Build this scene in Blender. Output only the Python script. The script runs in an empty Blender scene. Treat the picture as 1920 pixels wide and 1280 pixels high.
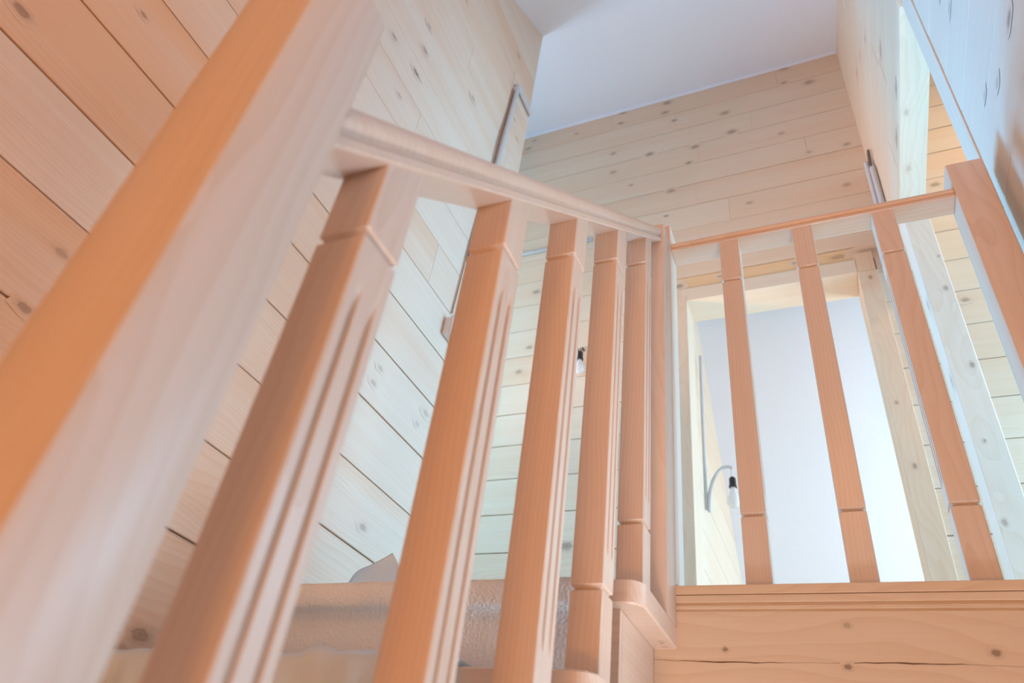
import bpy, bmesh, math, random
from mathutils import Vector, Matrix
random.seed(11)
SC = bpy.context.scene
COL = SC.collection

# ------------------------------------------------------------------ materials
def new_mat(name):
    m = bpy.data.materials.new(name); m.use_nodes = True
    nt = m.node_tree
    return m, nt, nt.nodes['Principled BSDF']

def wood(name, axis, light, dark, red, rough=0.55, ring=150.0, knot=(0.13, 0.055, 0.025), spec=0.3, tone_amt=1.0):
    """pine: stretched streaks + warped growth rings along `axis`, board tone and knots from mesh attributes"""
    m, nt, bs = new_mat(name)
    N, L = nt.nodes, nt.links
    tc = N.new('ShaderNodeTexCoord'); oi = N.new('ShaderNodeObjectInfo')
    at = N.new('ShaderNodeAttribute'); at.attribute_name = 'rnd'
    kn = N.new('ShaderNodeAttribute'); kn.attribute_name = 'knot'
    tn = N.new('ShaderNodeAttribute'); tn.attribute_name = 'tone'
    def math_(op, a, b=None, c=None, clamp=False):
        n = N.new('ShaderNodeMath'); n.operation = op; n.use_clamp = clamp
        for i, v in enumerate((a, b, c)):
            if v is None: continue
            if isinstance(v, (int, float)): n.inputs[i].default_value = v
            else: L.new(v, n.inputs[i])
        return n.outputs[0]
    seed = math_('ADD', math_('MULTIPLY', oi.outputs['Random'], 9.7), math_('MULTIPLY', at.outputs['Fac'], 13.3))
    cv = N.new('ShaderNodeCombineXYZ')
    for i in range(3): L.new(seed, cv.inputs[i])
    ad = N.new('ShaderNodeVectorMath'); ad.operation = 'ADD'
    L.new(tc.outputs['Object'], ad.inputs[0]); L.new(cv.outputs[0], ad.inputs[1])
    def scaled(along, across):
        v = N.new('ShaderNodeVectorMath'); v.operation = 'MULTIPLY'
        s = [across]*3; s['XYZ'.index(axis)] = along
        v.inputs[1].default_value = s; L.new(ad.outputs[0], v.inputs[0]); return v.outputs[0]
    def noise(vec, scale=1.0, detail=3.0, rough_=0.55):
        n = N.new('ShaderNodeTexNoise'); n.inputs['Scale'].default_value = scale
        n.inputs['Detail'].default_value = detail; n.inputs['Roughness'].default_value = rough_
        L.new(vec, n.inputs['Vector']); return n.outputs['Fac']
    streak = noise(scaled(1.6, 60.0), 1.0, 4.0)
    broad = noise(scaled(0.7, 7.0), 1.0, 2.0)
    warp = noise(scaled(1.1, 4.0), 1.0, 2.0)
    fine = noise(scaled(12.0, 420.0), 1.0, 2.0)
    # growth rings: distance from a pith line that wanders past the board
    sp = N.new('ShaderNodeSeparateXYZ'); L.new(tc.outputs['Object'], sp.inputs[0])
    cross = [i for i in range(3) if i != 'XYZ'.index(axis)]
    a = math_('ADD', sp.outputs[cross[0]], math_('MULTIPLY', math_('SINE', math_('MULTIPLY', seed, 5.1)), 0.05))
    b = math_('ADD', sp.outputs[cross[1]], math_('MULTIPLY', math_('SINE', math_('MULTIPLY', seed, 3.3)), 0.05))
    rr = math_('SQRT', math_('ADD', math_('MULTIPLY', a, a), math_('MULTIPLY', b, b)))
    rr = math_('ADD', rr, math_('MULTIPLY', warp, 0.11))
    rr = math_('ADD', rr, math_('MULTIPLY', kn.outputs['Fac'], 0.03))
    ph = math_('FRACT', math_('MULTIPLY', rr, ring))
    ringv = math_('POWER', ph, 2.2)
    g = math_('ADD', math_('MULTIPLY', ringv, 0.42), math_('MULTIPLY', streak, 0.85))
    g = math_('ADD', g, math_('MULTIPLY', fine, 0.22))
    g = math_('SUBTRACT', g, 0.36, clamp=True)
    mx = N.new('ShaderNodeMix'); mx.data_type = 'RGBA'
    L.new(g, mx.inputs[0]); mx.inputs[6].default_value = (*light, 1); mx.inputs[7].default_value = (*dark, 1)
    tone = math_('ADD', math_('MULTIPLY', tn.outputs['Fac'], tone_amt), math_('MULTIPLY', math_('SUBTRACT', broad, 0.5), 1.1))
    tone = math_('ADD', tone, math_('MULTIPLY', math_('SUBTRACT', oi.outputs['Random'], 0.5), 0.25), clamp=True)
    mr = N.new('ShaderNodeMix'); mr.data_type = 'RGBA'
    L.new(tone, mr.inputs[0]); L.new(mx.outputs[2], mr.inputs[6])
    mm = N.new('ShaderNodeMix'); mm.data_type = 'RGBA'; mm.blend_type = 'MULTIPLY'; mm.inputs[0].default_value = 1.0
    L.new(mx.outputs[2], mm.inputs[6]); mm.inputs[7].default_value = (*red, 1)
    L.new(mm.outputs[2], mr.inputs[7])
    mk = N.new('ShaderNodeMix'); mk.data_type = 'RGBA'
    kf = math_('MULTIPLY', kn.outputs['Fac'], math_('ADD', 0.40, math_('MULTIPLY', streak, 0.9)), clamp=True)
    L.new(kf, mk.inputs[0]); L.new(mr.outputs[2], mk.inputs[6]); mk.inputs[7].default_value = (*knot, 1)
    L.new(mk.outputs[2], bs.inputs['Base Color'])
    bs.inputs['Roughness'].default_value = rough
    bs.inputs['Specular IOR Level'].default_value = spec
    return m

PALE = dict(light=(0.76, 0.705, 0.64), dark=(0.70, 0.605, 0.505), red=(0.96, 0.87, 0.80))
TURN = dict(light=(0.76, 0.655, 0.575), dark=(0.665, 0.52, 0.405), red=(0.98, 0.88, 0.82))
BEAM = dict(light=(0.77, 0.635, 0.49), dark=(0.67, 0.50, 0.345), red=(0.97, 0.88, 0.79))
WARM = dict(light=(0.77, 0.675, 0.565), dark=(0.70, 0.555, 0.425), red=(0.98, 0.82, 0.71))
W_X = wood('pine_boards_across', 'X', **WARM)
W_Y = wood('pine_boards_along', 'Y', **WARM)
L_Y = wood('left_wall_boards', 'Y', light=(0.77, 0.685, 0.595), dark=(0.69, 0.555, 0.44), red=(0.98, 0.71, 0.52))
R_Y = wood('pale_boards_along', 'Y', **PALE)
R_Z = wood('pale_casing', 'Z', **PALE)
W_Z = wood('pine_upright', 'Z', **WARM)
P_Z = wood('pale_post_pine', 'Z', light=(0.86, 0.83, 0.79), dark=(0.78, 0.71, 0.63), red=(0.96, 0.92, 0.88))
T_Y = wood('joinery_pine_along', 'Y', rough=0.30, ring=130, spec=0.5, **TURN)
T_X = wood('joinery_pine_across', 'X', rough=0.30, ring=130, spec=0.5, **TURN)
T_Z = wood('joinery_pine_upright', 'Z', rough=0.30, ring=130, spec=0.5, **TURN)
G_X = wood('golden_lintel_pine', 'X', light=(0.82, 0.62, 0.40), dark=(0.72, 0.48, 0.27), red=(0.97, 0.86, 0.74))
B_X = wood('edge_beam_pine', 'X', ring=110, **BEAM)

def plain(name, col, rough=0.6, metal=0.0, spec=0.4, bump=None):
    m, nt, bs = new_mat(name)
    bs.inputs['Base Color'].default_value = (*col, 1); bs.inputs['Roughness'].default_value = rough
    bs.inputs['Metallic'].default_value = metal; bs.inputs['Specular IOR Level'].default_value = spec
    N, L = nt.nodes, nt.links
    tc = N.new('ShaderNodeTexCoord')
    n = N.new('ShaderNodeTexNoise'); n.inputs['Scale'].default_value = 30 if not bump else bump[0]; n.inputs['Detail'].default_value = 4
    L.new(tc.outputs['Object'], n.inputs['Vector'])
    mx = N.new('ShaderNodeMix'); mx.data_type = 'RGBA'
    L.new(n.outputs['Fac'], mx.inputs[0])
    mx.inputs[6].default_value = (*[c*0.96 for c in col], 1); mx.inputs[7].default_value = (*[min(1, c*1.04) for c in col], 1)
    L.new(mx.outputs[2], bs.inputs['Base Color'])
    if bump:
        bp = N.new('ShaderNodeBump'); bp.inputs['Strength'].default_value = bump[1]; bp.inputs['Distance'].default_value = 0.002
        L.new(n.outputs['Fac'], bp.inputs['Height']); L.new(bp.outputs[0], bs.inputs['Normal'])
    return m

PLASTER = plain('white_ceiling_board', (0.76, 0.80, 0.92), 0.8, bump=(90, 0.06))  # white paint tinted blue to carry the cool daylight in its colour
GREY_PLASTIC = plain('grey_conduit_plastic', (0.56, 0.57, 0.60), 0.4)
DARK_CABLE = plain('dark_cable_rubber', (0.13, 0.10, 0.09), 0.5)
WIRE = plain('brown_wire', (0.34, 0.20, 0.14), 0.5)
BLACK = plain('black_socket_plastic', (0.025, 0.025, 0.028), 0.4)
WHITE_PL = plain('white_switch_plastic', (0.70, 0.70, 0.72), 0.35)
FLOOR_M = W_X

def film(name, col, trans, cell, strength, glow=0.12):
    m, nt, bs = new_mat(name); N, L = nt.nodes, nt.links
    bs.inputs['Base Color'].default_value = (*col, 1); bs.inputs['Roughness'].default_value = 0.32
    tc = N.new('ShaderNodeTexCoord')
    v = N.new('ShaderNodeTexVoronoi'); v.inputs['Scale'].default_value = cell; L.new(tc.outputs['Object'], v.inputs['Vector'])
    n = N.new('ShaderNodeTexNoise'); n.inputs['Scale'].default_value = 14; n.inputs['Detail'].default_value = 5; L.new(tc.outputs['Object'], n.inputs['Vector'])
    ma = N.new('ShaderNodeMath'); ma.operation = 'MULTIPLY_ADD'; L.new(n.outputs['Fac'], ma.inputs[0]); ma.inputs[1].default_value = 2.0; L.new(v.outputs['Distance'], ma.inputs[2])
    bp = N.new('ShaderNodeBump'); bp.inputs['Strength'].default_value = strength; bp.inputs['Distance'].default_value = 0.004
    L.new(ma.outputs[0], bp.inputs['Height']); L.new(bp.outputs[0], bs.inputs['Normal'])
    tr = N.new('ShaderNodeBsdfTransparent'); tl = N.new('ShaderNodeBsdfTranslucent'); tl.inputs['Color'].default_value = (*col, 1)
    m1 = N.new('ShaderNodeMixShader'); m1.inputs[0].default_value = glow
    L.new(bs.outputs[0], m1.inputs[1]); L.new(tl.outputs[0], m1.inputs[2])
    m2 = N.new('ShaderNodeMixShader'); m2.inputs[0].default_value = trans
    L.new(m1.outputs[0], m2.inputs[1]); L.new(tr.outputs[0], m2.inputs[2])
    L.new(m2.outputs[0], N['Material Output'].inputs['Surface'])
    return m
BUBBLE = film('bubble_film', (0.94, 0.97, 1.0), 0.02, 150, 0.5)
SHEET = film('milky_plastic_sheet', (0.86, 0.94, 1.0), 0.08, 40, 0.2, 0.35)

def bulb_glass():
    m, nt, bs = new_mat('bulb_glass'); N = nt.nodes; L = nt.links
    bs.inputs['Base Color'].default_value = (0.92, 0.93, 0.95, 1); bs.inputs['Roughness'].default_value = 0.12
    bs.inputs['Transmission Weight'].default_value = 0.35; bs.inputs['IOR'].default_value = 1.3
    tc = N.new('ShaderNodeTexCoord'); n = N.new('ShaderNodeTexNoise'); n.inputs['Scale'].default_value = 20
    L.new(tc.outputs['Object'], n.inputs['Vector'])
    mr = N.new('ShaderNodeMapRange'); mr.inputs['To Min'].default_value = 0.08; mr.inputs['To Max'].default_value = 0.18
    L.new(n.outputs['Fac'], mr.inputs['Value']); L.new(mr.outputs[0], bs.inputs['Roughness'])
    return m
BULB = bulb_glass()

# ------------------------------------------------------------------ mesh helper
class MB:
    def __init__(s):
        s.v, s.f, s.rnd, s.tone, s.knot = [], [], [], [], []
        s.bd = []
    def verts(s, pts, k=0.0, rnd=0.0, tone=0.0):
        i = len(s.v); s.v += [tuple(p) for p in pts]; n = len(pts)
        s.knot += list(k) if isinstance(k, (list, tuple)) else [k]*n
        s.rnd += [rnd]*n; s.tone += [tone]*n
        return i
    def prism(s, poly, axis, a0, a1, rnd=0.0, tone=0.0):
        """polygon in the two axes other than `axis` (cyclic order after axis), extruded a0..a1"""
        def P(u, w, a):
            return {'X': (a, u, w), 'Y': (u, a, w), 'Z': (u, w, a)}[axis]
        n = len(poly)
        i = s.verts([P(u, w, a0) for u, w in poly] + [P(u, w, a1) for u, w in poly], 0.0, rnd, tone)
        s.f.append(list(range(i, i+n))); s.f.append(list(range(i+2*n-1, i+n-1, -1)))
        for j in range(n):
            k = (j+1) % n
            s.f.append([i+j, i+n+j, i+n+k, i+k])
    def box(s, x0, x1, y0, y1, z0, z1, rnd=0.0, tone=0.0, b=0.0):
        if b <= 0:
            s.prism([(y0, z0), (y1, z0), (y1, z1), (y0, z1)], 'X', x0, x1, rnd, tone); return
        # three-inset bevelled box, long direction first
        d = {'X': x1-x0, 'Y': y1-y0, 'Z': z1-z0}
        ax = max(d, key=d.get)
        lo = {'X': x0, 'Y': y0, 'Z': z0}; hi = {'X': x1, 'Y': y1, 'Z': z1}
        u, w = [q for q in 'XYZ' if q != ax]
        def ring(ins):
            u0, u1, w0, w1 = lo[u]+ins, hi[u]-ins, lo[w]+ins, hi[w]-ins
            c = b; out = []
            for (cu, cw, a0) in ((u1-c, w1-c, 0), (u0+c, w1-c, 90), (u0+c, w0+c, 180), (u1-c, w0+c, 270)):
                for t in (0, 45, 90):
                    r = math.radians(a0+t); out.append((cu+c*math.cos(r), cw+c*math.sin(r)))
            return out
        rings = [(lo[ax], b*0.8), (lo[ax]+b*0.8, 0), (hi[ax]-b*0.8, 0), (hi[ax], b*0.8)]
        pts = []
        for a, ins in rings:
            for (pu, pw) in ring(ins):
                p = {ax: a, u: pu, w: pw}; pts.append((p['X'], p['Y'], p['Z']))
        i = s.verts(pts, 0.0, rnd, tone); n = 12
        for r in range(3):
            for j in range(n):
                k = (j+1) % n
                s.f.append([i+r*n+j, i+r*n+k, i+(r+1)*n+k, i+(r+1)*n+j])
        s.f.append([i+j for j in range(n)][::-1]); s.f.append([i+3*n+j for j in range(n)])
    def loft(s, rings, cap=True, rnd=0.0, tone=0.0):
        n = len(rings[0]); i = s.verts([p for r in rings for p in r], 0.0, rnd, tone)
        for r in range(len(rings)-1):
            for j in range(n):
                k = (j+1) % n
                s.f.append([i+r*n+j, i+r*n+k, i+(r+1)*n+k, i+(r+1)*n+j])
        if cap:
            s.f.append([i+j for j in range(n)][::-1]); s.f.append([i+(len(rings)-1)*n+j for j in range(n)])
    def tube(s, path, rad, n=10, cap=True):
        path = [Vector(p) for p in path]; rings = []
        rads = rad if isinstance(rad, (list, tuple)) else [rad]*len(path)
        t0 = (path[1]-path[0]).normalized()
        up = Vector((0, 0, 1)) if abs(t0.z) < 0.9 else Vector((1, 0, 0))
        side = t0.cross(up).normalized()
        for q, p in enumerate(path):
            t = (path[min(q+1, len(path)-1)] - path[max(q-1, 0)]).normalized()
            side = (side - t*side.dot(t)).normalized(); nn = t.cross(side)
            rings.append([p + (side*math.cos(2*math.pi*j/n) + nn*math.sin(2*math.pi*j/n))*rads[q] for j in range(n)])
        s.loft(rings, cap)
    def knotdisc(s, c, au, aw, ru, rw, strength=1.0, rnd=0.0, tone=0.3):
        """soft-edged knot lying in the plane spanned by au (grain) and aw"""
        c, au, aw = Vector(c), Vector(au), Vector(aw); n = 14
        for (ax, c0, c1, za, zb, r_, t_) in s.bd:
            u = c.y if ax == 'X' else c.x
            if c0 <= u <= c1 and za-0.004 <= c.z <= zb+0.004: rnd, tone = r_, t_; break
        else:
            if s.rnd and not s.bd: rnd, tone = s.rnd[0], s.tone[0]
        ph = random.random()*6.28
        def rg(q): return [c + au*(ru*q*math.cos(2*math.pi*j/n)*(1+0.12*math.sin(3*j+ph))) + aw*(rw*q*math.sin(2*math.pi*j/n)*(1+0.12*math.cos(2*j+ph))) for j in range(n)]
        levels = ((0.45, 0.62), (0.72, 0.70), (1.0, 0.28), (1.6, 0.07), (2.2, 0.0))
        i0 = s.verts([c], [0.75*strength], rnd, tone)
        prev = None
        for q, k in levels:
            i = s.verts(rg(q), [k*strength]*n, rnd, tone)
            for j in range(n):
                k2 = (j+1) % n
                if prev is None: s.f.append([i0, i+j, i+k2])
                else: s.f.append([prev+j, i+j, i+k2, prev+k2])
            prev = i
    def crack(s, pts, wdir, widths, strength=1.0):
        wdir = Vector(wdir); L_ = []
        for p, w in zip(pts, widths):
            p = Vector(p); L_ += [p - wdir*w*0.5, p + wdir*w*0.5]
        i = s.verts(L_, strength)
        for j in range(len(pts)-1):
            s.f.append([i+2*j, i+2*j+2, i+2*j+3, i+2*j+1])
    def build(s, name, mat, parent=None, smooth=False, loc=(0, 0, 0), autos=None):
        me = bpy.data.meshes.new(name); me.from_pydata(s.v, [], s.f)
        for nm, dat in (('rnd', s.rnd), ('tone', s.tone), ('knot', s.knot)):
            a = me.attributes.new(nm, 'FLOAT', 'POINT'); a.data.foreach_set('value', dat)
        bm = bmesh.new(); bm.from_mesh(me)
        bmesh.ops.recalc_face_normals(bm, faces=bm.faces); bm.to_mesh(me); bm.free()
        if smooth:
            me.shade_smooth()
            if autos: me.set_sharp_from_angle(angle=math.radians(autos))
        me.materials.append(mat)
        o = bpy.data.objects.new(name, me); COL.objects.link(o); o.location = loc
        if parent: o.parent = parent
        return o

def tag(o, label, cat, group=None):
    o['label'] = label; o['category'] = cat
    if group: o['group'] = group
    return o
def thing(name, label, cat, loc=(0, 0, 0), group=None):
    o = bpy.data.objects.new(name, None); COL.objects.link(o); o.location = loc; o.empty_display_size = 0.1
    return tag(o, label, cat, group)
def struct(o):
    o['kind'] = 'structure'; return o

# ------------------------------------------------------------------ key dimensions (eye at the origin, metres)
COURSE0, COURSE = 0.700, 0.2078
XL, YE = -1.25, 2.132          # left wall face and its far edge
XR = 0.523                     # right wall face
YB = 3.155                     # back wall face
FLOOR = 0.531                  # landing floor
XH0, XH1, ZH = 0.505, 0.618, 2.75   # header wall over the opening
RUN, RISE = 0.2325, 0.2081
GROUND = -2.2
CREASE_Y, CREASE_Z = 2.132, 4.35
def ceil_z(y):
    return CREASE_Z + (y-CREASE_Y)*(0.685 if y < CREASE_Y else 0.500)

def boards(mb, face, axis, nrm, u0, u1, z0, z1, holes=(), thick=0.05, tones=None, gap=(0.0012, 0.004), breaks=None, gaps=None, seed=0, top=None):
    """horizontal tongue-and-groove courses on plane `axis`=face; nrm = +1/-1 side they look to; u runs along the course"""
    rs = random.Random(seed)
    k0 = math.floor((z0-COURSE0)/COURSE); k1 = math.ceil((z1-COURSE0)/COURSE)
    for k in range(k0, k1):
        a, b = COURSE0+k*COURSE, COURSE0+(k+1)*COURSE
        g = (gaps or {}).get(k, rs.uniform(*gap)); g2 = (gaps or {}).get(k+1, 0.002)
        za, zb = max(a+g*0.5, z0), min(b-g*0.4, z1)
        if zb-za < 0.004: continue
        segs = [(u0, u1)]
        for (hu0, hu1, hz0, hz1) in holes:
            if za < hz1-0.02 and zb > hz0+0.02:
                segs = [q for (p0, p1) in segs for q in ((p0, min(p1, hu0)), (max(p0, hu1), p1)) if q[1]-q[0] > 1e-4]
        bl = (breaks or {}).get(k)
        if bl is None: bl = [u0 + (u1-u0)*rs.uniform(0.25, 0.75)]
        for (p0, p1) in segs:
            cuts = [p0] + [c for c in sorted(bl) if p0+0.05 < c < p1-0.05] + [p1]
            for q in range(len(cuts)-1):
                c0, c1 = cuts[q] + (0.0006 if q else 0), cuts[q+1] - (0.0006 if q < len(cuts)-2 else 0)
                if top is not None:
                    pass
                t = (tones or {}).get((k, q), (tones or {}).get(k, rs.uniform(-0.1, 0.55)))
                off = rs.uniform(0, 0.0012)
                f = face - nrm*off; bk = face - nrm*thick; ch = 0.0022
                prof = [(f-nrm*ch*0.7, za), (f, za+ch), (f, zb-ch), (f-nrm*ch*0.7, zb), (bk, zb), (bk, za)]
                r = rs.random()
                mb.bd.append((axis, c0, c1, za, zb, r, t))
                if axis == 'X': mb.prism(prof, 'Y', c0, c1, r, t)
                else: mb.prism(prof, 'X', c0, c1, r, t)

# ================================================================== SETTING
# left wall of the stair, horizontal boards, ends at YE
mb = MB()
boards(mb, XL, 'X', +1, -7.0, YE, GROUND, 4.6, tones={(0, 0): 1.0, (1, 0): 0.40, (2, 0): 0.95, (3, 0): 1.0, (4, 0): 0.45, (5, 0): 0.4, (-1, 0): 0.9, (-2, 0): 0.6, (0, 1): 0.1, (1, 1): -0.1, (2, 1): 0.05, (3, 1): 0.15, (4, 1): -0.15, (5, 1): 0.15, (6, 0): 0.3, (6, 1): -0.2, (-1, 1): 0.2, 7: 0.15, 8: 0.0, 9: 0.2, 10: 0.25, 11: 0.3},  # own course tones, plus warm and cool light put in: near redder, far paler
       gaps={1: 0.006, 2: 0.0065, 3: 0.0075, 4: 0.0035, 0: 0.0035, -1: 0.008, -2: 0.003}, seed=3,
       breaks={0: [0.80], 1: [0.62], 2: [0.66], 3: [0.70], 4: [0.75], -1: [0.7], 5: [1.62], 6: [0.8], 7: [1.3], 10: [1.98], 11: [1.5], 13: [1.9]})
mb.box(XL-0.15, XL-0.045, -7.0, YE-0.002, GROUND, 4.7)
NL = [(0.214, 1.181, 11, 1.0), (0.368, 1.443, 6, 0.9), (0.515, 0.833, 9, 0.55), (0.517, 0.700, 9, 0.8), (1.035, 2.482, 11, 0.8), (1.207, 2.668, 12, 0.9), (1.183, 2.819, 9, 0.7), (1.201, 2.497, 12, 1.1), (1.162, 2.284, 9, 0.7), (1.595, 2.887, 12, 0.9), (1.353, 3.35, 9, 0.8), (1.476, 1.187, 9, 0.6), (1.488, 1.253, 9, 0.6), (1.754, 1.205, 8, 0.5), (1.79, 1.269, 11, 0.5), (1.608, 0.768, 10, 0.7), (1.023, 0.294, 14, 0.9), (1.991, 3.259, 9, 0.7), (2.054, 3.177, 8, 0.6), (0.06, 0.98, 9, 0.5), (1.33, 2.05, 9, 0.5), (1.75, 2.5, 8, 0.5), (1.9, 3.75, 12, 0.8)]
for (y, z, r, st) in NL:
    mb.knotdisc((XL+0.0006, y, z), (0, 1, 0), (0, 0, 1), r*0.0017, r*0.00095, st)
mb.crack([(XL+0.0006, 1.20+i*0.012, 2.497-0.0006*i+0.002*math.sin(i*1.7)) for i in range(6)], (0, 0, 1), [0.001, 0.003, 0.004, 0.003, 0.002, 0.0], 0.8)
mb.crack([(XL+0.0006, y, z) for y, z in ((0.98, 0.487), (1.2, 0.489), (1.4, 0.486))], (0, 0, 1), [0.001, 0.002, 0.001], 0.7)
struct(mb.build('wall_left', L_Y))

# return wall behind the end of the left wall (side passage), looks away from the stair
mb = MB(); boards(mb, YE, 'Y', +1, -3.3, XL-0.02, FLOOR, 4.6, seed=8)
mb.box(-3.3, XL-0.152, YE-0.15, YE-0.045, FLOOR-0.05, 4.7)
struct(mb.build('wall_passage', W_X))
# far left wall closing the side passage
mb = MB(); boards(mb, -3.2, 'X', +1, YE-0.1, YB+0.2, FLOOR, 5.0, seed=9)
struct(mb.build('wall_passage_end', W_Y))

# back wall with the doorway
mb = MB()
DX0, DX1, DZ = -0.607, 0.414, 2.885
boards(mb, YB, 'Y', -1, -3.3, 2.5, FLOOR-0.05, 5.6, holes=((DX0, DX1, FLOOR-0.1, DZ-0.004), (-2.75, -1.86, 0.90, 1.95)), gap=(0.0035, 0.0075), seed=21,
       gaps={14: 0.009, 17: 0.0075, 18: 0.007, 8: 0.004, 9: 0.005, 7: 0.005, 5: 0.004},
       tones={10: 0.15, 11: 0.35, 14: 0.35, 15: 0.2, 16: 0.3, 17: 0.15, 18: 0.3, 19: 0.55},
       breaks={14: [-0.50], 16: [-0.47], 15: [0.2], 18: [-0.62], 13: [-0.3], 12: [-0.9], 19: [-1.1, 0.1], 11: [1.0], 10: [0.43], 9: [-1.4]})
NB = [(-1.757, 4.784, 9), (-1.8, 4.697, 12), (-1.393, 4.727, 8), (-1.021, 4.838, 13), (-1.034, 4.707, 10), (-0.676, 4.805, 14), (-0.694, 4.691, 12), (-0.628, 4.563, 9), (-0.271, 4.494, 14), (0.16, 4.832, 14), (0.143, 4.666, 11), (0.298, 4.595, 15), (-1.081, 4.354, 10), (-0.809, 4.242, 13), (-1.073, 4.137, 11), (-0.238, 4.263, 14), (-0.49, 4.197, 13), (-0.538, 4.04, 10), (0.069, 4.117, 9), (-0.662, 3.793, 13), (0.426, 3.859, 9), (-0.179, 3.517, 9), (0.372, 3.496, 10), (0.209, 3.866, 8), (-0.939, 3.95, 7), (-0.697, 3.558, 7), (-1.557, 3.096, 11), (-1.555, 2.636, 9), (-1.604, 2.458, 10), (-1.21, 1.344, 16), (0.797, 3.347, 11), (0.751, 2.509, 9), (0.395, 2.945, 16), (0.41, 2.915, 10), (0.43, 2.93, 12), (0.021, 2.947, 7), (-0.388, 2.946, 7), (-0.627, 2.923, 12), (-0.9, 2.9, 8), (0.9, 1.9, 9)]
for (x, z, r) in NB:
    mb.knotdisc((x, YB-0.0006, z), (1, 0, 0), (0, 0, 1), r*0.0021, r*0.0014, random.uniform(0.65, 1.0))
mb.knotdisc((0.39, YB-0.0008, 2.942), (1, 0, 0), (0, 0, 1), 0.055, 0.022, 0.55, tone=0.8)
mb.box(-3.3, -2.75, YB+0.045, YB+0.19, FLOOR-0.05, 5.7); mb.box(-1.86, -0.66, YB+0.045, YB+0.19, FLOOR-0.05, 5.7); mb.box(-2.75, -1.86, YB+0.045, YB+0.19, FLOOR-0.05, 0.905); mb.box(-2.75, -1.86, YB+0.045, YB+0.19, 1.95, 5.7); mb.box(0.46, 2.5, YB+0.045, YB+0.19, FLOOR-0.05, 5.7)
mb.box(-0.66, 0.46, YB+0.045, YB+0.19, 2.95, 5.7)
struct(mb.build('wall_back', W_X))

# door frame in the back wall: two jamb planks and the head
door = bpy.data.objects.new('door_1', None); COL.objects.link(door); door.location = (-0.13, YB, FLOOR); struct(door)
def local(mb_fn, name, mat, parent, **kw):
    o = mb_fn.build(name, mat, parent, **kw)
    o.matrix_parent_inverse = Matrix.Translation(-parent.location); return o
m1 = MB(); m1.box(-0.665, -0.583, YB-0.014, YB+0.192, FLOOR, 2.83, rnd=.2, tone=.3, b=0.003)
local(m1, 'door_jamb', W_Z, door)
m1 = MB(); m1.box(0.318, 0.414, YB-0.014, YB+0.192, FLOOR, 2.79, rnd=.7, tone=.6, b=0.003)
for (x, z, r) in ((0.372, 2.74, 8), (0.351, 1.961, 7), (0.361, 1.634, 9)):
    m1.knotdisc((x, YB-0.0146, z), (0, 0, 1), (1, 0, 0), r*0.0015, r*0.001, 0.9)
local(m1, 'door_jamb', W_Z, door)
m1 = MB(); m1.box(0.318, 0.408, YB-0.010, YB+0.15, 2.792, 2.93, rnd=.4, tone=.95, b=0.003)
local(m1, 'packing_block', W_Z, door)
m1 = MB(); m1.box(-0.668, 0.318, YB+0.001, YB+0.05, 2.8875, 2.9830, rnd=.9, tone=.2, b=0.003)
m1.knotdisc((0.245, YB+0.0004, 2.935), (1, 0, 0), (0, 0, 1), 0.040, 0.016, 0.75)
m1.knotdisc((0.021, YB+0.0004, 2.947), (1, 0, 0), (0, 0, 1), 0.010, 0.007, 0.6); m1.knotdisc((-0.388, YB+0.0004, 2.946), (1, 0, 0), (0, 0, 1), 0.012, 0.007, 0.6); m1.knotdisc((-0.635, YB+0.0004, 2.925), (1, 0, 0), (0, 0, 1), 0.016, 0.012, 0.7)
local(m1, 'lintel_board', G_X, door)
m1 = MB(); m1.box(0.4085, 0.47, YB+0.001, YB+0.05, 2.8875, 2.9830, rnd=.5, tone=.3, b=0.003)
local(m1, 'lintel_board_end', G_X, door)
m1 = MB(); m1.box(-0.607, 0.3175, YB-0.012, YB+0.192, 2.791, 2.885, rnd=.1, tone=.2, b=0.002)
local(m1, 'door_head', W_X, door)

# right wall of the stairwell, unseen opening added low down for fill light, casing board at its far end
mb = MB()
boards(mb, XR, 'X', -1, -7.0, 1.57, GROUND, 4.6, holes=((0.0, 1.25, -1.45, 0.85),), tones={4: 0.15, 5: -0.1, 6: 0.0, 7: 0.1}, gaps={4: 0.004, 6: 0.005, 5: 0.0006}, seed=31, breaks={})
for (y, z, r, st) in ((1.105, 1.648, 10, 0.9), (1.29, 1.676, 8, 0.5), (1.382, 1.759, 7, 0.5), (1.342, 2.131, 9, 0.5), (1.35, 2.25, 9, 0.5)):
    mb.knotdisc((XR-0.0006, y, z), (0, 1, 0), (0, 0, 1), r*0.0022, r*0.0009, st)
for (ya, yb, za, zb) in ((-7.0, 0.0, GROUND, 4.7), (1.25, 1.57, GROUND, 4.7), (0.0, 1.25, GROUND, -1.45), (0.0, 1.25, 0.85, 4.7)):
    mb.box(XR+0.048, XR+0.115, ya, yb, za, zb)
struct(mb.build('wall_right', R_Y))
mb = MB(); mb.box(XR-0.004, XR+0.118, 1.5715, 1.667, FLOOR, 4.7, rnd=.5, tone=.0, b=0.002)
struct(mb.build('trim_1', R_Z))
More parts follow.
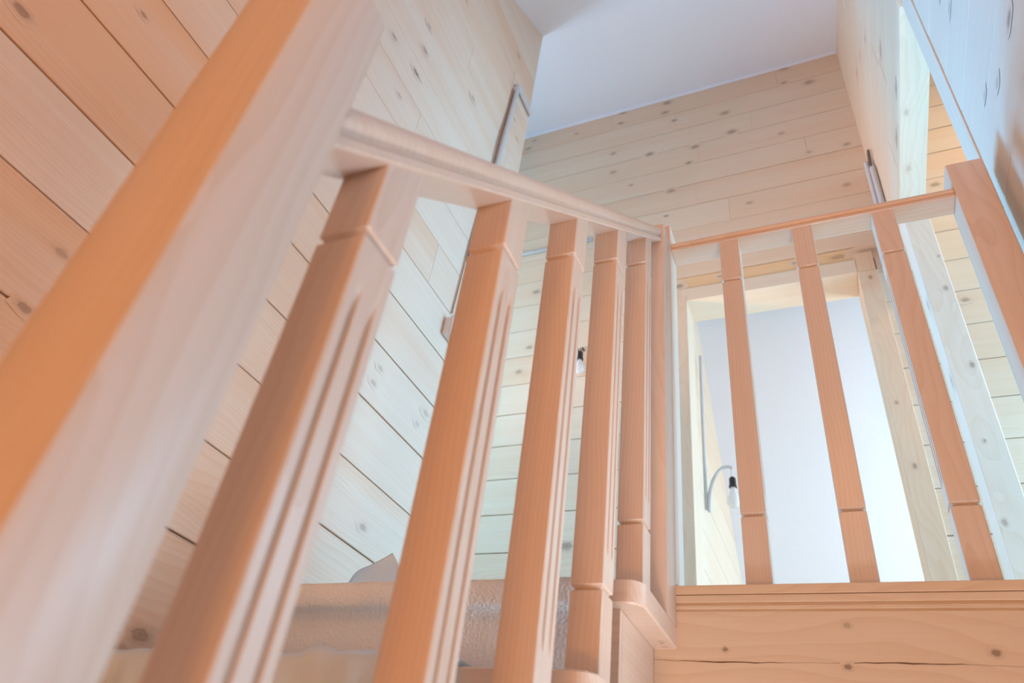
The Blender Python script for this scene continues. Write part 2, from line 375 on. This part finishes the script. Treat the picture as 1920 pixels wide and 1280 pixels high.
# header wall above the opening
mb = MB()
boards(mb, XH0, 'X', -1, 1.667, YB, ZH+0.0, 5.2, gap=(0.0004, 0.001), seed=41, tones={}, breaks={})
mb.box(XH0+0.045, XH1, 1.667, YB, ZH+0.0005, 5.3, rnd=.3)
mb.box(XH0+0.004, XH1-0.001, 1.667, YB-0.001, ZH-0.003, ZH+0.04, rnd=.33, tone=-.1, b=0.003)
mb.box(XH0, 0.5185, 1.45, 1.6668, ZH, 4.4, rnd=.3)
for (y, z, r) in ((2.271, 3.547, 9), (2.091, 3.139, 9), (2.497, 3.751, 7), (2.059, 2.801, 8), (2.32, 2.797, 8), (2.7, 3.9, 8)):
    mb.knotdisc((XH0-0.0006, y, z), (0, 1, 0), (0, 0, 1), r*0.003, r*0.0012, 0.75)
for (x, y) in ((0.546, 2.459), (0.535, 2.152)):
    mb.knotdisc((x, y, ZH-0.0036), (0, 1, 0), (1, 0, 0), 0.017, 0.009, 0.5)
struct(mb.build('wall_header', W_Y))
# room to the right of the opening
mb = MB()
boards(mb, 2.4, 'X', -1, 1.0, YB, FLOOR, 5.2, holes=((1.75, 3.10, 0.80, 2.25),), seed=51)
struct(mb.build('wall_side_room', W_Y))
mb = MB(); boards(mb, 1.15, 'Y', +1, XR+0.12, 2.4, FLOOR, 4.6, seed=52)
struct(mb.build('wall_side_room_near', W_X))
# rear wall of the stairwell (behind the eye) and ground floor
mb = MB(); boards(mb, -7.0, 'Y', +1, XL, XR+0.12, GROUND, 2.3, seed=53); mb.box(XL, XR, -7.12, -7.045, GROUND, 2.3)
struct(mb.build('wall_rear', W_X))
mb = MB(); mb.box(XL-0.15, 2.5, -7.1, 3.2, GROUND-0.1, GROUND)
struct(mb.build('floor_ground', W_Y))
# space under the landing
mb = MB(); boards(mb, 1.75, 'Y', -1, XL, XR+0.1, GROUND, 0.45, seed=54); struct(mb.build('wall_under_landing', W_X))
# landing floor
mb = MB()
for i in range(16):
    y0 = 1.4885+i*0.11
    if y0 > YB+0.19: break
    mb.box(-3.3, 2.5, y0, min(y0+0.1085, YB+0.195), FLOOR-0.035, FLOOR, rnd=i*.13, tone=.2)
struct(mb.build('floor', W_X))
# sloping white ceiling in two pitches
mb = MB()
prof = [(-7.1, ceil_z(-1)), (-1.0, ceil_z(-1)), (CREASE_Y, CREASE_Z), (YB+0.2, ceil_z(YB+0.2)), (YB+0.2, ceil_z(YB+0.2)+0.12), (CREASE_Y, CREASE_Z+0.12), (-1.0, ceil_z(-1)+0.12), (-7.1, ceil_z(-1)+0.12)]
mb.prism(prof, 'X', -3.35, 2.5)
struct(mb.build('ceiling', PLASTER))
# thin white cornice strip where the ceiling meets the back wall
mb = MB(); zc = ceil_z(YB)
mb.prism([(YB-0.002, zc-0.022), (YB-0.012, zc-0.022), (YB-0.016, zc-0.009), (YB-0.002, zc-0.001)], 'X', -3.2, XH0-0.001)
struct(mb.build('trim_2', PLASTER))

# attic room behind the doorway
mb = MB()
boards(mb, -0.60, 'X', +1, YB+0.193, 6.2, FLOOR, 3.4, seed=61, gap=(0.003, 0.006), tones={3: .1, 4: -.1, 5: .0, 6: .6, 7: .6, 8: .5, 9: .3}, breaks={})
struct(mb.build('wall_attic', W_Y))
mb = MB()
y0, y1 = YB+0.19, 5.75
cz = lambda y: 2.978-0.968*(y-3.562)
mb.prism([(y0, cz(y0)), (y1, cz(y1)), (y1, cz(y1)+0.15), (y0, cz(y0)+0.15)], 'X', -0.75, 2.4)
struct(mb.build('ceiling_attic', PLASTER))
mb = MB(); mb.box(-0.75, 2.4, YB+0.196, 6.2, FLOOR-0.035, FLOOR); struct(mb.build('floor_attic', W_X))
mb = MB(); boards(mb, 5.55, 'Y', -1, -0.7, 2.4, FLOOR, 1.15, seed=62); struct(mb.build('wall_attic_knee', W_X))
mb = MB(); boards(mb, 2.3, 'X', -1, YB+0.193, 5.6, FLOOR, 3.2, seed=63, holes=((3.55, 4.5, 1.0, 1.75),)); struct(mb.build('wall_attic_end', W_Y))

# ================================================================== LANDING EDGE BEAM
beam = thing('landing_beam', 'wide knotty pine beam with grooved top board edging the landing floor', 'beam', (0.05, 1.4675, FLOOR))
YF = 1.4675
mb = MB()
mb.box(-0.394, XR-0.004, YF, YF+0.02, 0.5122, FLOOR, rnd=.15, tone=.35, b=0.0015)
local(mb, 'floor_edge_board', B_X, beam)
mb = MB()
pr = [(YF+0.06, -0.05), (YF, -0.05), (YF, 0.4775), (YF+0.0035, 0.4790), (YF+0.0035, 0.4815), (YF+0.001, 0.4840), (YF+0.001, 0.4895), (YF+0.0055, 0.4915), (YF+0.0055, 0.4955), (YF+0.0005, 0.4975), (YF+0.0005, 0.5100), (YF+0.003, 0.5112), (YF+0.06, 0.5112)]
mb.prism(pr, 'X', -0.3612, XR-0.004, .35, .15)
for (x, z, r, st) in ((-0.003, 0.4516, 6, 0.75), (-0.2231, 0.4064, 5, 1.1), (0.2204, 0.4069, 7, 1.1), (-0.012, 0.3796, 6, 1.1)):
    mb.knotdisc((x, YF-0.0005, z), (1, 0, 0), (0, 0, 1), r*0.0011, r*0.00085, st)
N_ = 60; pts = []; ws = []
rs = random.Random(5)
for i in range(N_+1):
    x = -0.361 + (XR-0.006+0.361)*i/N_
    pts.append((x, YF-0.0004, 0.3855 + 0.0022*math.sin(x*9+0.5) + rs.uniform(-0.0007, 0.0007)))
    ws.append(max(0.0003, 0.0009+0.0011*math.sin(x*21)+rs.uniform(-0.0003, 0.0005)))
mb.crack(pts, (0, 0, 1), ws, 1.5)
local(mb, 'beam_face', B_X, beam)

# ================================================================== STAIRCASE
stair = thing('staircase', 'open sided pine staircase with rounded treads climbing beside the boarded left wall', 'staircase', (-0.8, 0.2, -1.0))
XS = -0.3616      # outer face of the string
for k in range(5, -3, -1):
    ny = 1.198 - RUN*(5-k); tz = 0.4477 - RISE*(5-k)
    yb = YF if k == 5 else ny+RUN+0.0275
    r = 0.032; t = 0.043
    # plan outline with rounded nosing corner
    out = [(XL+0.002, yb), (XL+0.002, ny)]
    out += [(-0.315-r+r*math.sin(math.radians(a)), ny+r-r*math.cos(math.radians(a))) for a in range(0, 91, 10)]
    out += [(-0.315, yb)]
    mb = MB()
    def inset(o, d):
        return [(max(x if x < XL+0.01 else (x-d if x > -0.33 else x), XL+0.002), y+d if y < ny+0.02 else y) for x, y in o]
    rings = []
    for dz, d in ((0, 0.003), (0.003, 0.0), (t-0.003, 0.0), (t, 0.003)):
        rings.append([(x, y, tz-t+dz) for x, y in inset(out, d)])
    mb.loft(rings, True, rnd=k*.17, tone=.35)
    if k == 5:
        mb.knotdisc((-0.336, 1.425, tz-t-0.0005), (0, 1, 0), (1, 0, 0), 0.006, 0.0035, 0.9)
        mb.crack([(-0.345, 1.449, tz-t-0.0005), (-0.334, 1.4495, tz-t-0.0005), (-0.328, 1.449, tz-t-0.0005)], (0, 1, 0), [0.0005, 0.002, 0.0005], 0.8)
    local(mb, 'tread', T_X, stair)
    mb = MB(); mb.box(XL+0.003, XS, ny+0.0295, ny+0.0475, tz-RISE+0.0005, tz-t-0.0005, rnd=k*.23, tone=.4)
    local(mb, 'riser', T_X, stair)
# cut string: stepped panel under the treads
poly = []
for k in range(-2, 6):
    ny = 1.198 - RUN*(5-k); tz = 0.4477 - RISE*(5-k)
    poly.append((ny+0.048, tz-0.0435 if k > -2 else tz-0.0435))
    poly.append((ny+0.048+RUN if k < 5 else YF-0.001, tz-0.0435))
low = [(YF-0.001, 0.4477-0.0435-0.42), (1.198-RUN*7+0.048+0.10, 0.4477-RISE*7-0.0435-0.20)]
poly2 = []
for (a, b) in poly:
    poly2.append((a, b))
mb = MB()
# built as one quad strip per step so the outline stays clean
for k in range(-2, 6):
    ny = 1.198 - RUN*(5-k); tz = 0.4477 - RISE*(5-k)
    ya, yb2 = ny+0.0482, (ny+0.0482+RUN if k < 5 else YF-0.0012)
    zl = lambda y: 0.404-0.40+(y-YF)*RISE/RUN
    mb.prism([(ya, zl(ya)), (yb2, zl(yb2)), (yb2, tz-0.0438), (ya, tz-0.0438)], 'X', XS-0.03, XS, .4, .35)
local(mb, 'string_panel', T_Y, stair)

# ================================================================== BALUSTRADES
HW = 0.02625
FL = ((-1, 0), (-0.86, 0.62), (-0.5, 0.93), (0, 1), (0.5, 0.93), (0.86, 0.62), (1, 0))
def baluster_mesh(h, zg_top, zg_bot, slope=0.0):
    """square pine baluster: V grooves round both ends, two flutes on each side face; local origin at base centre"""
    mb = MB(); dep, gw = 0.0065, 0.0055
    ft, fb = zg_top-0.052, zg_bot+0.053
    def flute(z):
        if z <= fb or z >= ft: return 0.0
        d = min(z-fb, ft-z)/0.035
        return 0.0065*min(1.0, math.sin(min(1, d)*math.pi/2))
    zs = [0, 0.002, zg_bot-gw, zg_bot, zg_bot+gw, fb, fb+0.006, fb+0.015, fb+0.026, fb+0.036]
    zs += [fb+0.036+(ft-fb-0.072)*i/6 for i in range(1, 7)]
    zs += [ft-0.026, ft-0.015, ft-0.006, ft, zg_top-gw, zg_top, zg_top+gw, h]
    rings = []
    for z in zs:
        q = HW
        if abs(z-zg_bot) < 1e-6 or abs(z-zg_top) < 1e-6: q = HW-dep
        d = flute(z); c = 0.0018; r = []
        fw = 0.0040
        # go round: start front right, +X face (y from -q to q)
        r += [(q-c, -q), (q, -q+c)]
        for fy in (-0.0115, 0.0115):
            for t, dd in FL:
                r.append((q-d*dd, fy+fw*t))
        r += [(q, q-c), (q-c, q), (-q+c, q), (-q, q-c)]
        for fy in (0.0115, -0.0115):
            for t, dd in FL[::-1]:
                r.append((-q+d*dd, fy+fw*t))
        r += [(-q, -q+c), (-q+c, -q)]
        last = z == h
        rings.append([(x, y, z + (slope*(y) if last else 0.0)) for x, y in r])
    mb.loft(rings, True, tone=.35)
    return mb

def rail_profile():
    half = [(0.0300, 0.0), (0.0325, 0.0018), (0.0328, 0.0095), (0.0290, 0.0115), (0.0272, 0.0145), (0.0275, 0.0175), (0.0305, 0.0205), (0.0335, 0.0245), (0.0345, 0.0290), (0.0340, 0.0335), (0.0315, 0.0380), (0.0265, 0.0420), (0.0180, 0.0448), (0.0, 0.0460)]
    return half + [(-u, v) for u, v in half[-2::-1]]

# --- stair balustrade
XB = -0.328 - HW                        # baluster centre line
G0Y, G0Z = 0.3230, 0.5142               # front of first baluster, rail underside there
SL = RISE/RUN
sb = thing('stair_balustrade', 'pine balustrade sloping up the stair from the blurred near newel, five fluted balusters', 'balustrade', (XB, 0.75, 0.0))
under = lambda y: G0Z + (y-G0Y)*SL
mb = MB()
mb.box(-0.4085, -0.315, 0.1712, 0.2515, -0.5925, 0.628, rnd=.3, tone=.2, b=0.008)
local(mb, 'newel_post', T_Z, sb, smooth=True, autos=35)
mb = MB()
mb.box(-0.3965, -0.315, 1.3865, 1.4665, 0.4480, 1.5365, rnd=.6, tone=.35, b=0.003)
local(mb, 'newel_post', T_Z, sb, smooth=True, autos=35)
mb = MB(); pf = rail_profile(); cs = 1/math.cos(math.atan(SL))
ra, rb = 0.252, 1.386
mb.loft([[(XB+u, y, under(y)+v*cs) for u, v in pf] for y in (ra, rb)], True, tone=.35)
local(mb, 'handrail', T_Y, sb, smooth=True, autos=28)
H_ST = None
for i in range(5):
    yf = G0Y + RUN*i; yc = yf + HW
    k = i+1
    base = 0.4477 - RISE*(5-k)
    zt = under(yc) - base; zg = under(yf) - 0.086 - base
    if i == 0:
        proto = baluster_mesh(zt, zg, zg-0.683, SL).build('baluster', T_Z, sb, smooth=True, autos=30)
        b = proto
    else:
        b = proto.copy(); COL.objects.link(b); b.parent = sb
    b.location = Vector((XB, yc, base)) - Vector(sb.location)

# --- landing balustrade
lb = thing('landing_balustrade', 'level pine balustrade along the landing edge with three fluted balusters and a right newel', 'balustrade', (0.09, 1.51, FLOOR))
mb = MB(); mb.box(-0.390, -0.3135, 1.4680, 1.5490, FLOOR+0.0005, 1.6130, rnd=.8, tone=.1, b=0.003)
local(mb, 'newel_post', T_Z, lb, smooth=True, autos=35)
mb = MB(); mb.box(0.4085, 0.4915, 1.4740, 1.5560, FLOOR+0.0005, 1.6300, rnd=.25, tone=.5, b=0.003)
local(mb, 'newel_post', T_Z, lb, smooth=True, autos=35)
ZR = 1.5155; YR = 1.4805+0.0328
mb = MB(); mb.loft([[(x, YR-u, ZR+v*0.78) for u, v in pf] for x in (-0.3130, 0.4080)], True, tone=.75)
local(mb, 'handrail', T_X, lb, smooth=True, autos=28)
lbal = None
for i, xl in enumerate((-0.1780, 0.0145, 0.2135)):
    zb = FLOOR+0.0005
    if lbal is None:
        lbal = baluster_mesh(ZR-zb, 1.3660-zb, 0.6855-zb).build('baluster', T_Z, lb, smooth=True, autos=30); b = lbal
    else:
        b = lbal.copy(); COL.objects.link(b); b.parent = lb
    b.location = Vector((xl+HW, 1.4830+HW, zb)) - Vector(lb.location)

# ================================================================== SUPPORT POST under the header wall
mb = MB(); mb.box(0.5055, 0.6055, 2.655, 2.790, FLOOR+0.0005, ZH-0.0035, rnd=.45, tone=-.1, b=0.003)
for (x, z, r) in ((0.578, 2.189, 9), (0.581, 1.791, 9), (0.543, 1.461, 5), (0.525, 1.151, 9), (0.591, 2.372, 5)):
    mb.knotdisc((x, 2.6544, z), (0, 0, 1), (1, 0, 0), r*0.0015, r*0.001, 0.75)
for (y, z) in ((2.695, 2.144), (2.690, 1.751)):
    mb.knotdisc((0.5049, y, z), (0, 0, 1), (0, 1, 0), 0.03, 0.014, 0.7)
o = mb.build('support_post', P_Z); tag(o, 'pale square timber post standing on the landing behind the right end of the level handrail', 'post')

# ================================================================== PROTECTIVE FILM
def sheet(name, rows, mat, label, cat, group=None, thick=0.0012):
    mb = MB(); n = len(rows[0]); i = mb.verts([p for r in rows for p in r])
    for a in range(len(rows)-1):
        for b in range(n-1):
            mb.f.append([i+a*n+b, i+a*n+b+1, i+(a+1)*n+b+1, i+(a+1)*n+b])
    o = mb.build(name, mat, smooth=True)
    md = o.modifiers.new('thick', 'SOLIDIFY'); md.thickness = thick; md.offset = 1.0
    return tag(o, label, cat, group)
rs = random.Random(77)
def along(profile, step):
    out = []
    for (a, b) in zip(profile[:-1], profile[1:]):
        d = math.dist(a, b); m = max(1, int(d/step))
        out += [(a[0]+(b[0]-a[0])*q/m, a[1]+(b[1]-a[1])*q/m) for q in range(m)]
    return out + [profile[-1]]
ny5, tz5 = 1.198, 0.4477
prof = [(1.375, tz5+0.004), (ny5+0.01, tz5+0.004), (ny5-0.004, tz5+0.001), (ny5-0.005, tz5-0.042), (ny5-0.001, tz5-0.046), (ny5+0.022, tz5-0.047), (ny5+0.025, tz5-0.052), (ny5+0.025, tz5-0.10), (ny5+0.024, tz5-0.16), (ny5+0.014, tz5-RISE+0.014), (ny5-0.05, tz5-RISE+0.006), (ny5-0.16, tz5-RISE+0.005)]
pp = along(prof, 0.012)
rows = []
for j in range(72):
    x = XL+0.010 + (0.838)*j/71
    row = []
    for q, (y, z) in enumerate(pp):
        w = 0.0010*(math.sin(x*40+q*0.3)+math.sin(x*23-q*0.21))
        row.append((x, y-abs(w), z+abs(w)*0.5))
    rows.append(row)
sheet('bubble_wrap', rows, BUBBLE, 'pinkish bubble wrap covering the top stair tread and riser behind the balusters', 'bubble wrap')
# curled flap of milky sheet standing up on the top tread against the left wall
rows = []
for j in range(26):
    s_ = j/25; x = -1.12+0.24*s_
    hgt = 0.022+0.078*(max(0, s_-0.25)/0.55 if s_ < 0.8 else max(0.0, 1-(s_-0.8)/0.2*0.75)) + 0.004*math.sin(s_*17) + 0.02*max(0, 0.2-s_)/0.2
    row = []
    for q in range(12):
        t = q/11
        yy = 1.305+0.022*math.sin(t*2.4+s_*3)+0.02*t; zz = tz5+0.007+hgt*math.sin(t*math.pi*0.56)/math.sin(math.pi*0.56)*1.0
        row.append((x+0.01*t, yy + 0.012*math.sin(s_*9), zz))
    rows.append(row)
sheet('plastic_flap', rows, SHEET, 'small crumpled flap of clear plastic sticking up from the top tread by the left wall', 'plastic sheet')
# loose milky sheet over the next tread down
ny4, tz4 = ny5-RUN, tz5-RISE
prof = [(ny4+0.165, tz4+0.009), (ny4+0.06, tz4+0.009), (ny4+0.0, tz4+0.007), (ny4-0.008, tz4-0.002), (ny4-0.010, tz4-0.05), (ny4-0.004, tz4-0.10), (ny4+0.004, tz4-0.165)]
pp = along(prof, 0.010)
rows = []
for j in range(70):
    x = XL+0.012 + 0.72*j/69
    row = []
    for q, (y, z) in enumerate(pp):
        t = q/len(pp)
        ed = min(1.0, (-0.53-x)/0.12+0.02)
        w = ed*(0.006*math.sin(x*31+t*9+1.3*math.sin(x*11)) + 0.004*math.sin(x*67-t*14))
        lump = 0.030*math.exp(-((x+0.72)/0.09)**2) + 0.018*math.exp(-((x+1.05)/0.12)**2)
        row.append((x, y-0.004-abs(w)*0.9, z+abs(w)*0.7+lump*max(0, 1-t*1.6)))
    rows.append(row)
sheet('plastic_sheet', rows, SHEET, 'loose bluish white plastic sheet draped over the lower stair tread, below the bubble wrap', 'plastic sheet')

# ================================================================== ELECTRICS
def curve_pts(pts, n=6):
    P = [Vector(p) for p in pts]; P = [P[0]*2-P[1]] + P + [P[-1]*2-P[-2]]; out = []
    for i in range(1, len(P)-2):
        for q in range(n):
            t = q/n
            out.append(0.5*((2*P[i]) + (P[i+1]-P[i-1])*t + (2*P[i-1]-5*P[i]+4*P[i+1]-P[i+2])*t*t + (3*P[i]-P[i-1]-3*P[i+1]+P[i+2])*t**3))
    return out + [P[-2]]
# conduit on the left wall: up the wall, elbow, then along to the wall's end
xc = XL+0.016
cd = thing('conduit', 'grey plastic conduit climbing the left wall and bending to the wall corner', 'conduit', (xc, 1.88, 2.6))
mb = MB(); mb.tube([(xc, 1.838, 2.05), (xc, 1.862, 2.42), (xc, 1.8825, 2.736), (xc, 1.9105, 3.15), (xc, 1.931, 3.452)], 0.0135, 12)
local(mb, 'upright_pipe', GREY_PLASTIC, cd, smooth=True, autos=50)
mb = MB(); mb.tube([(xc, 1.950, 3.483), (xc, 2.03, 3.484), (xc, YE-0.004, 3.486)], 0.0135, 12)
local(mb, 'level_pipe', GREY_PLASTIC, cd, smooth=True, autos=50)
mb = MB(); mb.tube(curve_pts([(xc, 1.9295, 3.430), (xc, 1.9325, 3.462), (xc, 1.938, 3.4765), (xc, 1.972, 3.4835)]), 0.0175, 12)
local(mb, 'elbow', GREY_PLASTIC, cd, smooth=True, autos=50)
mb = MB()
mb.tube([(XL+0.001, 1.928, 3.44), (XL+0.020, 1.928, 3.44)], 0.021, 10)
local(mb, 'pipe_clip', GREY_PLASTIC, cd, smooth=True, autos=40)
mb = MB(); mb.tube(curve_pts([(XL+0.006, 1.904, 3.42), (XL+0.006, 1.894, 3.2), (XL+0.006, 1.868, 2.95), (XL+0.007, 1.862, 2.75), (XL+0.006, 1.845, 2.5), (XL+0.006, 1.82, 2.16), (XL+0.006, 1.812, 1.95), (XL+0.006, 1.804, 1.74)]), 0.003, 8)
tag(mb.build('wall_cable', WIRE, smooth=True), 'thin brown cable running down the left wall beside the grey conduit to the socket box', 'cable')
jb = thing('socket_box', 'small pale grey socket box on the left wall behind the second baluster', 'socket', (XL, 1.812, 1.655))
mb = MB(); mb.box(XL+0.0012, XL+0.034, 1.772, 1.852, 1.615, 1.695, rnd=.1, b=0.004)
local(mb, 'box_body', WHITE_PL, jb)
mb = MB(); mb.box(XL+0.0345, XL+0.042, 1.768, 1.856, 1.611, 1.699, b=0.002)
local(mb, 'cover_plate', WHITE_PL, jb)
# horizontal conduit on the back wall
mb = MB(); mb.tube([(-2.7, YB-0.016, 3.462), (-1.9, YB-0.016, 3.462), (-1.19, YB-0.016, 3.466)], 0.013, 12)
tag(mb.build('conduit', GREY_PLASTIC, smooth=True), 'grey plastic conduit running level along the plank back wall behind the balusters', 'conduit')
# cable bundle in the corner of the header wall
cb = thing('cable_bundle', 'bundle of grey corrugated cable tubes hanging at the top of the right header wall corner', 'cable bundle', (0.47, 3.0, 3.4))
for q, (dx, dy, top) in enumerate(((0.0, 0.0, 3.40), (-0.016, -0.06, 3.43), (0.0, -0.10, 3.34))):
    mb = MB(); ptsb = []; rd = []
    for s_ in range(56):
        t = s_/55; z = top - t*(top-2.60)
        ptsb.append((0.487+dx, 3.03+dy+0.06*t-(0.05*t*(1-t) if q else 0), z)); rd.append(0.0145+0.0016*(s_ % 2))
    mb.tube(ptsb, rd, 10); local(mb, 'corrugated_tube', GREY_PLASTIC, cb, smooth=True, autos=60)
mb = MB(); mb.tube(curve_pts([(0.484, 3.03, 3.36), (0.488, 2.985, 3.44), (0.492, 2.965, 3.50), (0.490, 2.93, 3.485), (0.488, 2.94, 3.42), (0.488, 2.99, 3.36)]), 0.007, 8)
local(mb, 'cable_loop', DARK_CABLE, cb, smooth=True)
mb = MB(); mb.tube(curve_pts([(0.488, 2.95, 3.42), (0.486, 2.985, 3.2), (0.486, 3.01, 2.95), (0.486, 3.03, 2.62)]), 0.007, 8)
local(mb, 'loose_cable', DARK_CABLE, cb, smooth=True)

def lathe(prof, c, n=18):
    return [[(c[0]+r*math.cos(2*math.pi*j/n), c[1]+r*math.sin(2*math.pi*j/n), c[2]+z) for j in range(n)] for r, z in prof]
BULB_P = [(0.0125, 0.0), (0.0135, -0.012), (0.019, -0.030), (0.027, -0.048), (0.030, -0.064), (0.028, -0.079), (0.020, -0.090), (0.009, -0.095), (0.001, -0.096)]
SOCK_P = [(0.004, 0.062), (0.011, 0.058), (0.017, 0.050), (0.0175, 0.012), (0.020, 0.010), (0.020, 0.0)]
# bulb on the back wall
bl = thing('light_bulb', 'bare bulb in a black holder hanging on the plank back wall between balusters', 'light bulb', (-1.2, YB-0.05, 2.44))
mb = MB(); c = (-1.200, YB-0.045, 2.447); mb.loft(lathe(BULB_P, c)); local(mb, 'glass_bulb', BULB, bl, smooth=True)
mb = MB(); mb.loft(lathe(SOCK_P, c)); local(mb, 'bulb_holder', BLACK, bl, smooth=True, autos=40)
mb = MB(); mb.tube(curve_pts([(c[0], c[1], c[2]+0.06), (c[0]-0.002, c[1]+0.008, c[2]+0.085), (c[0]-0.01, c[1]+0.03, c[2]+0.10)]), 0.003, 8); local(mb, 'wire', DARK_CABLE, bl, smooth=True)
for dx in (-0.030, 0.004):
    mb = MB(); mb.tube([(c[0]+dx, YB+0.001, c[2]+0.10), (c[0]+dx, YB-0.026, c[2]+0.10)], 0.007, 8)
    local(mb, 'wall_hook', DARK_CABLE, bl, smooth=True, autos=40)
# bulb on a bent conduit inside the attic room
al = thing('light_bulb', 'bare bulb hanging from a curved grey tube on the wall inside the bright doorway', 'light bulb', (-0.55, 3.44, 1.75))
xw = -0.585
mb = MB(); mb.tube([(xw+0.012, 3.462, 2.62), (xw+0.012, 3.436, 2.2), (xw+0.012, 3.42, 1.62)], 0.009, 10); local(mb, 'wall_tube', GREY_PLASTIC, al, smooth=True, autos=50)
mb = MB(); mb.tube(curve_pts([(xw+0.026, 3.414, 1.605), (xw+0.030, 3.420, 1.70), (xw+0.052, 3.425, 1.785), (xw+0.090, 3.43, 1.845), (xw+0.128, 3.435, 1.860), (xw+0.150, 3.44, 1.852)]), 0.0085, 10); local(mb, 'curved_tube', GREY_PLASTIC, al, smooth=True, autos=50)
c = (-0.4385, 3.44, 1.742)
mb = MB(); mb.tube(curve_pts([(xw+0.150, 3.44, 1.852), (c[0]-0.002, 3.44, 1.835), (c[0], 3.44, c[2]+0.06)]), 0.0028, 8); local(mb, 'wire', WHITE_PL, al, smooth=True)
mb = MB(); mb.loft(lathe(SOCK_P, c)); local(mb, 'bulb_holder', BLACK, al, smooth=True, autos=40)
mb = MB(); mb.loft(lathe([(r*1.12, z*1.15) for r, z in BULB_P], c)); local(mb, 'glass_bulb', BULB, al, smooth=True)

# ================================================================== LIGHT: daylight through the windows, one warm lamp downstairs, plus added unseen fills
def area(name, loc, aim, sx, sy, power, col, spread=180):
    d = bpy.data.lights.new(name, 'AREA'); d.shape = 'RECTANGLE'; d.size = sx; d.size_y = sy; d.energy = power; d.color = col; d.spread = math.radians(spread)
    o = bpy.data.objects.new(name, d); COL.objects.link(o); o.location = loc
    o.rotation_euler = (Vector(aim)-Vector(loc)).to_track_quat('-Z', 'Y').to_euler(); return o
area('passage_window_daylight', (-2.30, 3.34, 1.45), (0.5, 1.5, 2.3), 0.85, 1.1, 51.82, (0.1, 0.52, 1.0), 85)
area('side_room_daylight', (2.36, 2.42, 1.5), (-0.3, 1.9, 1.3), 1.3, 1.4, 65.46, (0.35, 0.7, 1.0), 140)
area('attic_daylight', (2.26, 4.02, 1.4), (0.0, 4.0, 1.7), 0.95, 0.75, 63.95, (0.613, 0.849, 1.0))
area('stairwell_fill', (2.2, 1.0, -0.30), (-0.5, 0.85, 0.6), 1.25, 1.5, 22, (0.517, 0.758, 1.0))  # added cool fill from out of view, lifts the right-facing sides
area('string_fill', (2.2, 1.1, -0.55), (-0.35, 1.3, 0.40), 0.8, 0.8, 2.66, (0.992, 0.996, 1.0), 40)  # added narrow fill aimed at the string and top tread
area('hall_lamp_glow', (0.0, -3.2, -1.0), (0.0, 1.5, 0.9), 0.5, 0.5, 16.96, (1.0, 0.664, 0.386))
area('stair_warm_fill', (0.25, -1.7, -1.7), (-0.3, 0.8, 2.2), 0.4, 0.4, 24.37, (1.0, 0.4, 0.1))  # added unseen warm fill from below for the near left wall
area('ground_floor_fill', (0.25, 0.6, -1.9), (0.0, 0.9, 2.2), 0.4, 0.4, 20, (0.90, 0.93, 1.0))  # added unseen upward fill for rail and tread undersides; no window there
area('passage_fill', (-3.1, 2.65, 2.6), (0.3, 2.4, 2.6), 0.7, 0.7, 38, (0.48, 0.75, 1.0))  # added cool fill before a solid wall, for back wall and ceiling
area('passage_warm_fill', (-2.7, 2.40, 1.4), (0.25, 3.1, 3.35), 0.3, 0.3, 2.45, (1.0, 0.4, 0.1), 38)  # added narrow warm fill for the upper back wall and header
area('side_room_fill', (1.7, 2.1, 4.0), (0.9, 3.1, 3.2), 0.3, 0.3, 7, (1.0, 0.70, 0.46), 120)  # added warm fill brightening the upper right of the back wall
area('upper_warm_fill', (0.1, -0.9, 1.9), (-0.1, 2.4, 2.6), 0.4, 0.4, 8.16, (1.0, 0.4, 0.1))  # added unseen warm fill above the eye

w = bpy.data.worlds.new('sky'); SC.world = w; w.use_nodes = True
bg = w.node_tree.nodes['Background']
bg.inputs[0].default_value = (0.55, 0.75, 1.0, 1); bg.inputs[1].default_value = 0.35

# ================================================================== CAMERA
R = ((0.9153261186580978, 0.38417176627061767, 0.12078969535029105), (-0.14683343513658983, 0.5976632223557381, -0.7881869162637404), (-0.3749907183228554, 0.7037121049433991, 0.6034660177075752))
cam = bpy.data.cameras.new('camera'); co = bpy.data.objects.new('camera', cam); COL.objects.link(co)
x_, y_, z_ = Vector(R[0]), -Vector(R[1]), -Vector(R[2])
co.matrix_world = Matrix(((x_[0], y_[0], z_[0], 0), (x_[1], y_[1], z_[1], 0), (x_[2], y_[2], z_[2], 0), (0, 0, 0, 1)))
cam.sensor_width = 36.0; cam.lens = 36.0*1332.612/1920; cam.clip_start = 0.01
cam.dof.use_dof = True; cam.dof.focus_distance = 1.75; cam.dof.aperture_fstop = 4.0
SC.camera = co
SC.view_settings.view_transform = 'Standard'; SC.view_settings.look = 'None'; SC.view_settings.gamma = 1.0
SC.view_settings.use_curve_mapping = False; SC.view_settings.exposure = 0.0
SC.cycles.use_denoising = True
SC.cycles.max_bounces = 10; SC.cycles.diffuse_bounces = 6
SC.cycles.use_adaptive_sampling = True; SC.cycles.adaptive_threshold = 0.02
